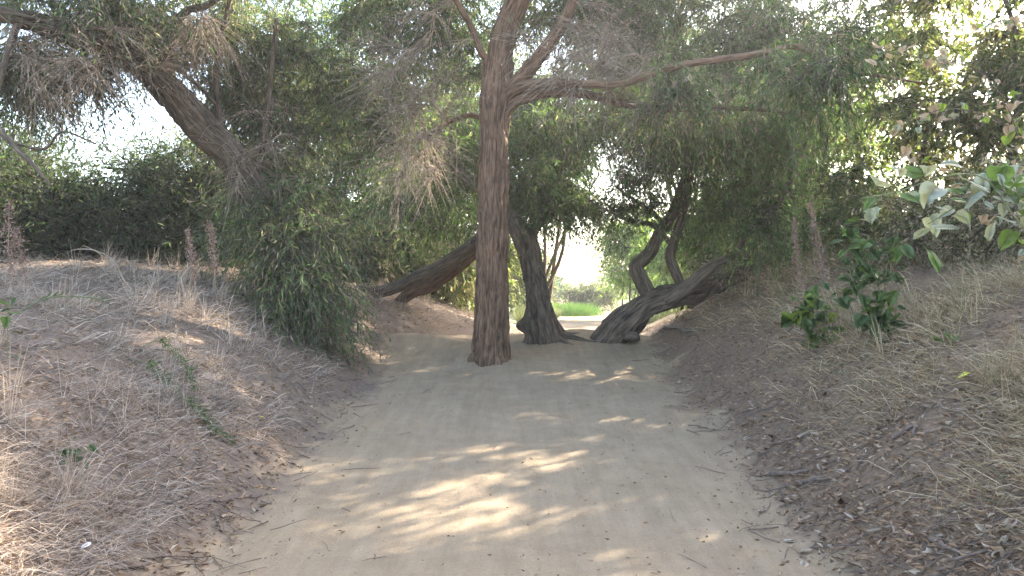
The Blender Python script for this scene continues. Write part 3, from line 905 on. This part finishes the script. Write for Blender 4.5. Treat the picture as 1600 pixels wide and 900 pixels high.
# ------------------------------------------------------------------ plants on the banks
def leaf_mesh(name, curl=1.0):
    """a broad ovate leaf with a heart base, cupped along the midrib, 1 long"""
    out = [(0, 0), (.16, -.10), (.38, -.02), (.48, .2), (.42, .45), (.25, .75), (0, 1.0)]
    V = [(0, .0, 0), (0, .33, -.02), (0, .66, -.03), (0, 1.0, -.10)]
    R = [(x, y, .22 * x * x + .05 * math.sin(y * 7) * x - .06 * y * y) for x, y in out[1:-1]]
    Lf = [(-x, y, z) for x, y, z in R]
    V = V + R + Lf
    V = [(x * (1 - .12 * math.sin(3 * y + curl)), y, z * curl + .05 * curl * math.sin(5 * x + 4 * y)) for x, y, z in V]
    V += [(.02, .0, .0), (-.02, .0, .0), (0, -.5, -.12)]
    f = []
    for o_ in (4, 9):
        f += [(0, o_, o_ + 1), (0, o_ + 1, o_ + 2), (0, o_ + 2, 1), (1, o_ + 2, o_ + 3), (1, o_ + 3, 2), (2, o_ + 3, o_ + 4), (2, o_ + 4, 3)]
    f += [(14, 15, 16)]
    return make_mesh(name, np.array(V), [np.array(f)], smooth=True)

def broad_plant(name, label, cat, base, stem_paths, leaf_n, size, mats, group=None, tilt=(.3, 1.1), stem_r=.006, sm=None):
    root = thing(name, label, cat, base, group)
    meshes = []
    for m in mats:
        for cu in (.6, 1.5, 2.6):
            me = leaf_mesh('leaf', cu)
            me.materials.append(m)
            meshes.append(me)
    pts = []
    for sp in stem_paths:
        sp = np.asarray(sp, float)
        rr = np.linspace(stem_r, stem_r * .4, len(sp))
        v, q, t, bc, sk = tube(np.column_stack([sp, rr]), sides=6, step=.05, seed=2)
        link('stem', make_mesh('stem', v - base, [q, t], vecs={'bark_co': bc}), sm or M_stem, root)
        pts.append(sk[len(sk) // 6:, :3])
    pts = np.vstack(pts)
    for k in range(leaf_n):
        p = pts[rng.integers(len(pts))] + rng.normal(size=3) * size * .5
        o = link('leaf', meshes[int(rng.integers(len(meshes)))], None, root, p - base)
        s = size * rng.uniform(.45, 1.25)
        o.scale = (s * rng.uniform(.75, 1.1), s, s)
        o.rotation_euler = (rng.uniform(-tilt[1], tilt[0] * .3), rng.normal(0, .35), rng.uniform(0, 6.28))
    return root

L_dark = leaf_mat('dark_broad_leaf', .3, .45, (.055, .09, .035))
L_mid = leaf_mat('green_broad_leaf', .4, .45, (.10, .155, .05))
L_lime = leaf_mat('lime_broad_leaf', .5, .5, (.20, .26, .06))
L_grey = leaf_mat('grey_broad_leaf', .35, .7, (.27, .29, .22), (1.05, 1.1, .7))  # paler and greyer than the green broad leaves
L_dry = leaf_mat('dry_broad_leaf', .35, .7, (.36, .28, .19), (1.05, 1, .8))

b = ground_at(1272, 545)
D = b[1]
broad_plant('leafy_shrub', 'low shrub with dark green heart shaped leaves at foot of right bank', 'shrub', b,
            [[b, P(1268, 500, D), P(1262, 465, D + .1)], [b, P(1290, 500, D - .1), P(1282, 450, D)], [b, P(1255, 510, D), P(1248, 480, D)], [b, P(1300, 510, D - .1), P(1312, 470, D)]], 105, .12, [L_dark, L_mid, L_dark, L_lime])
b = ground_at(1375, 540)
D = b[1]
broad_plant('leafy_shrub', 'taller shrub of dark heart shaped leaves climbing towards the overhanging vine', 'shrub', b,
            [[b, P(1345, 470, D), P(1330, 430, D), P(1318, 400, D)], [b, P(1380, 480, D), P(1385, 420, D - .1), P(1400, 370, D - .2)], [b, P(1385, 500, D), P(1370, 440, D), P(1350, 400, D), P(1340, 350, D)]], 140, .125, [L_dark, L_dark, L_mid])
b = ground_at(1470, 545)
broad_plant('small_seedling', 'two leaved green seedling on the right bank straw', 'plant', b, [[b, b + [0, 0, .08], b + [.03, 0, .14]]], 5, .10, [L_mid], stem_r=.003)
b = ground_at(105, 728)
broad_plant('ivy_sprig', 'small dark green sprig on the left bank near the lower left', 'plant', b, [[b, b + [0, 0, .08], b + [.02, 0, .17]], [b, b + [.06, 0, .05], b + [.15, 0, .1]]], 12, .055, [L_dark], stem_r=.003)
b = ground_at(12, 560)
broad_plant('ivy_sprig', 'upright green sprig at the left edge of the left bank', 'plant', b, [[b, b + [0, 0, .2], b + [.02, 0, .42]]], 11, .08, [L_dark, L_mid], stem_r=.004)
b = np.array([3.1, 4.0, hz(3.1, 4.0)])
broad_plant('overhanging_vine', 'vine with big pale greyish leaves reaching in at the right', 'vine', b,
            [[b, [2.9, 4.0, 1.5], P(1590, 345, 3.9), P(1540, 280, 3.8), P(1480, 275, 3.8), P(1400, 300, 3.8), P(1345, 310, 3.8)],
             [b, [2.95, 4.0, 1.6], P(1620, 330, 4), P(1560, 300, 4), P(1500, 320, 4), P(1450, 350, 4)],
             [b, [3.0, 4.0, 1.7], P(1640, 280, 4), P(1590, 260, 4), P(1540, 262, 4)]],
            120, .115, [L_grey, L_grey, L_mid], stem_r=.006)
b = np.array([4.0, 6.2, hz(4.0, 6.2)])
broad_plant('dry_vine', 'dry beige leaved vine hanging in the sunlight at upper right', 'vine', b,
            [[b, P(1600, 250, 6.2), P(1540, 120, 6.1), P(1440, 90, 6), P(1360, 80, 6)],
             [b, P(1620, 250, 6.2), P(1560, 190, 6.2), P(1480, 170, 6.1), P(1400, 200, 6)],
             [b, P(1600, 350, 6.2), P(1540, 330, 6.1), P(1470, 250, 6), P(1420, 240, 6)],
             [b, P(1640, 100, 6.2), P(1580, 40, 6.2), P(1500, 40, 6.2)]],
            280, .075, [L_dry, L_dry, L_grey, L_lime], stem_r=.006, sm=M_stick)

def dead_stalk(label, pts, heads, name='dead_stalk', w=.05):
    """a dry stem with a ragged brown seed head"""
    pr = np.array([[*P(px, py, Y), r] for px, py, Y, r in pts])
    pr[0, 2] = hz(pr[0, 0], pr[0, 1]) - .02
    b = pr[0, :3].copy()
    root = thing(name, label, 'dead plant', b, 'dead weed stalks on the banks')
    v, q, t, bc, sk = tube(pr, sides=7, step=.04, lump=.2)
    link('stem', make_mesh('stem', v - b, [q, t], vecs={'bark_co': bc}), M_stalk, root)
    k0 = int(len(sk) * heads)
    n = 420
    i = rng.integers(k0, len(sk), n)
    taper = np.interp(i, [k0, (k0 + len(sk)) / 2, len(sk)], [.7, 1, .35])[:, None]
    p = sk[i, :3] + rng.normal(size=(n, 3)) * w * .5 * taper
    d = norm(rng.normal(size=(n, 3)) + [0, 0, .4])
    v, t, c = leaves_geo(p, d, rng.uniform(.02, .045, n), rng.uniform(.01, .022, n), pick([(3, (.24, .16, .125)), (2, (.33, .24, .19)), (1, (.16, .10, .08))], n))
    link('seed_head', make_mesh('seed_head', v - b, [t], col=c, smooth=False), M_litter, root)['kind'] = 'stuff'

dead_stalk('tall brown seed stalk at the far left edge of the bank', [(22, 470, 8.6, .007), (14, 400, 8.6, .006), (14, 350, 8.6, .005), (14, 318, 8.6, .003)], .2, w=.11)
dead_stalk('thinner brown seed stalk right beside the far left one', [(45, 470, 8.8, .006), (33, 400, 8.8, .005), (24, 360, 8.8, .003)], .35, w=.10)
dead_stalk('short brown seed stalk with pointed top on the left bank crest', [(307, 468, 9.6, .008), (302, 420, 9.6, .007), (298, 385, 9.6, .006), (293, 362, 9.6, .003)], .3, w=.06)
dead_stalk('brown seed stalk with crooked head right of the pointed one', [(337, 470, 9.8, .007), (335, 420, 9.8, .006), (332, 375, 9.8, .005), (326, 348, 9.8, .003)], .45, w=.08)
dead_stalk('pale dry stalk rising behind the heart leaved shrub', [(1262, 500, 9.6, .007), (1250, 430, 9.6, .006), (1243, 385, 9.6, .005), (1241, 345, 9.6, .003)], .3, w=.05)
dead_stalk('taller pale dry stalk right of its twin behind the shrub', [(1296, 500, 9.4, .007), (1285, 420, 9.4, .006), (1274, 365, 9.4, .005), (1266, 318, 9.4, .003)], .3, w=.07)

def bent_stem(label, pts, r, mat, leafy=0, name='arching_weed'):
    pr = np.array([[*P(px, py, Y), r] for px, py, Y in pts])
    for k in (0,):
        pr[k, 2] = hz(pr[k, 0], pr[k, 1])
    pr[-1, 3] = r * .4
    b = pr[0, :3].copy()
    root = thing(name, label, 'weed', b)
    v, q, t, bc, sk = tube(pr, sides=6, step=.04, lump=.1)
    link('stem', make_mesh('stem', v - b, [q, t], vecs={'bark_co': bc}), mat, root)
    if leafy:
        i = rng.integers(len(sk) // 5, len(sk), leafy)
        tan = norm(np.gradient(sk[:, :3], axis=0))[i]
        d = norm(tan + rng.normal(size=(leafy, 3)) * .7)
        v, t, c = leaves_geo(sk[i, :3] + [0, 0, .01], d, rng.uniform(.06, .12, leafy), rng.uniform(.010, .016, leafy), pick([(3, (.10, .14, .07)), (2, (.15, .18, .10)), (1, (.07, .11, .05))], leafy))
        link('leaves', make_mesh('leaves', v - b, [t], col=c, smooth=False), M_leaf, root)

def g(px, py, up=.03):
    q = ground_at(px, py)
    Y = q[1]
    return (px, py - up * F / Y, Y)

bent_stem('pale dry stem arching over the crest of the left bank', [(205, 445, 9), (180, 412, 9), (150, 392, 9), (118, 390, 9), (105, 396, 9)], .007, M_twig)
bent_stem('second dry stem folded to a sharp peak on the left bank', [(210, 450, 9.2), (170, 408, 9.2), (130, 384, 9.2), (126, 402, 9.2)], .005, M_twig)
bent_stem('grey green stem bowing low over the left bank', [(35, 480, 7.5), (70, 467, 7.5), (110, 463, 7.5), (150, 466, 7.5), (168, 474, 7.5)], .008, M_stem, 26)
bent_stem('short forked grey stick poking up on the left bank crest', [(275, 468, 9.4), (278, 445, 9.4), (290, 425, 9.4), (300, 413, 9.4)], .012, M_twig)
bent_stem('green leafy shoot trailing down the left bank to the path', [g(205, 560), g(235, 590, .10), g(270, 625, .10), g(305, 655, .08), g(335, 680, .05), g(355, 692)], .006, M_stem, 210, 'trailing_shoot')
bent_stem('shorter green shoot beside the trailing one on the left bank', [g(215, 545), g(250, 560, .16), g(285, 590, .14), g(305, 620, .08)], .005, M_stem, 110, 'trailing_shoot')

def flower():
    b = ground_at(412, 672)
    root = thing('yellow_flower', 'tiny yellow flower on a thin stalk at the foot of the left bank', 'flower', b)
    top = b + np.array([-.02, 0, .11])
    v, q, t, bc, sk = tube(np.array([[*b, .002], [*(b + top) / 2 + np.array([.01, 0, 0]), .002], [*top, .0015]])[[0, 2]], sides=5, step=.02)
    link('stem', make_mesh('stem', v - b, [q, t], vecs={'bark_co': bc}), M_stem, root)
    m, nt, bs, ln = new_mat('yellow_petal')
    bs.inputs['Base Color'].default_value = (.75, .62, .04, 1)
    for k in range(7):
        a_ = k / 7 * 6.283
        d = np.array([[math.cos(a_), math.sin(a_), .5]])
        v, t, c = leaves_geo(top[None], norm(d), np.array([.026]), np.array([.014]), np.array([[.7, .6, .05]]))
        link('petal', make_mesh('petal', v - b, [t]), m, root)

flower()

def flat_leaf(label, px, py, size, mat, name='fallen_leaf', group=None, lift=.012):
    q = ground_at(px, py)
    me = leaf_cache.setdefault(mat.name, None) or leaf_mesh('fallen_leaf')
    leaf_cache[mat.name] = me
    o = link(name, me, mat, None, q + [0, 0, lift])
    n = np.array([hz(q[0] - .1, q[1]) - hz(q[0] + .1, q[1]), hz(q[0], q[1] - .1) - hz(q[0], q[1] + .1), .2])
    rot = Vector(n).to_track_quat('Z', 'Y').to_euler()
    o.rotation_euler = (rot.x + rng.normal(0, .25), rot.y + rng.normal(0, .25), rng.uniform(0, 6.28))
    o.scale = (size * rng.uniform(.8, 1.2), size, size * rng.uniform(.8, 2))
    tag(o, label, 'leaf', group)
    return o

leaf_cache = {}
M_dry1 = plain_mat('dry_leaf_tan', (.26, .19, .14), (.42, .34, .27), 6)
M_dry2 = plain_mat('dry_leaf_brown', (.12, .085, .06), (.24, .17, .125), 6)
M_dry3 = plain_mat('dry_leaf_pale', (.28, .225, .17), (.42, .35, .27), 6)
M_yel = plain_mat('yellow_leaf', (.55, .55, .08), (.70, .66, .16), 6)
M_white = plain_mat('white_scrap', (.75, .74, .72), (.85, .84, .82), 6)
for k in range(64):
    px = rng.uniform(1130, 1590)
    py = rng.uniform(610, 890)
    if px < 1130 + (py - 640) * .55 - 40:
        px = 1600 - (px - 1130) * .5
    flat_leaf('curled dead leaf lying in the litter of the right bank foot', px, py, rng.uniform(.05, .09), (M_dry1, M_dry2, M_dry3)[k % 3], group='dead leaves lying on the right bank')
flat_leaf('bright yellow leaf lying on the right bank grass', 1495, 604, .10, M_yel, lift=.05)
flat_leaf('white scrap lying in the straw at the lower left corner', 130, 876, .05, M_white, 'white_scrap', lift=.06)['category'] = 'scrap'

def stick(label, a_, b_, r, bend=.02, mat=None):
    p, q = ground_at(*a_), ground_at(*b_)
    t = np.linspace(0, 1, 6)[:, None]
    pts = p + (q - p) * t + rng.normal(size=(6, 3)) * bend * [1, 1, 0]
    pts[:, 2] = np.maximum(height(pts[:, 0], pts[:, 1]) + r * .8, (p[2] + (q[2] - p[2]) * t[:, 0]) + r * .8)
    rr = r * np.linspace(1, .6, 6)
    c = pts.mean(0)
    V, qd, t3, bc, sk = tube(np.column_stack([pts, rr]), sides=10, step=.025, lump=.3, rough=.002, plate=.02)
    o = link('fallen_stick', make_mesh('fallen_stick', V - c, [qd, t3], vecs={'bark_co': bc}), mat or M_stick, None, c)
    tag(o, label, 'stick', 'sticks lying beside the path')

stick('thick dark stick lying at the right edge of the path', (1203, 746), (1262, 738), .021)
stick('short dark stick just below the thick one at right', (1252, 758), (1292, 752), .014)
stick('thin stick pointing down right towards the corner', (1212, 772), (1254, 797), .008)
stick('pale stick at the right among dead leaves', (1345, 832), (1395, 836), .010, mat=M_twig)
stick('broken pale branch piece in the litter of the right bank', (1245, 688), (1282, 678), .017, mat=M_twig)
stick('long thin stick on the slope above the thick one', (1205, 697), (1290, 672), .009)
stick('long thin stick at the left path edge', (334, 784), (414, 776), .009)
stick('pale short stick below it at the left path edge', (342, 810), (372, 806), .010, mat=M_twig)
stick('dark crooked stick at the lower left beside the path', (188, 893), (256, 868), .012, .03)
stick('slender stick on the litter at lower right', (1500, 880), (1600, 845), .007)
stick('bleached log piece lying right of the sprawling trunk', (1040, 515), (1085, 522), .035, .03, M_bark_pale)
stick('grey twig lying upright in the left bank straw', (205, 812), (250, 870), .006, .02, M_twig)

stick('bare grey branch lying down the middle of the left bank', (95, 610), (190, 665), .010, .05, M_twig)
stick('dark branch half buried in straw on the left bank', (330, 600), (420, 622), .011, .04)
stick('curved pale stick on the upper right bank', (1420, 640), (1530, 655), .009, .05, M_twig)
stick('dark stick lying along the right bank below the yellow leaf', (1400, 690), (1500, 670), .013, .04)
stick('short stub of branch in the lower right corner', (1460, 850), (1500, 868), .016, .02)

# ------------------------------------------------------------------ hazy air
def haze():
    x0, x1, y0, y1, z0, z1 = -170, 170, -70, 230, -3, 22
    V = np.array([(x, y, z) for z in (z0, z1) for y in (y0, y1) for x in (x0, x1)], float)
    f = np.array([(0, 2, 3, 1), (4, 5, 7, 6), (0, 1, 5, 4), (2, 6, 7, 3), (0, 4, 6, 2), (1, 3, 7, 5)])
    m = bpy.data.materials.new('haze')
    m.use_nodes = True
    nt = m.node_tree
    nt.nodes.remove(nt.nodes['Principled BSDF'])
    v = nt.nodes.new('ShaderNodeVolumePrincipled')
    v.inputs['Color'].default_value = (.95, .96, 1, 1)
    v.inputs['Density'].default_value = .0012
    v.inputs['Anisotropy'].default_value = .5
    nt.links.new(v.outputs[0], nt.nodes['Material Output'].inputs['Volume'])
    tag(link('haze', make_mesh('haze', V, [f], smooth=False), m), 'thin dusty haze filling the air under the trees', kind='stuff')

haze()
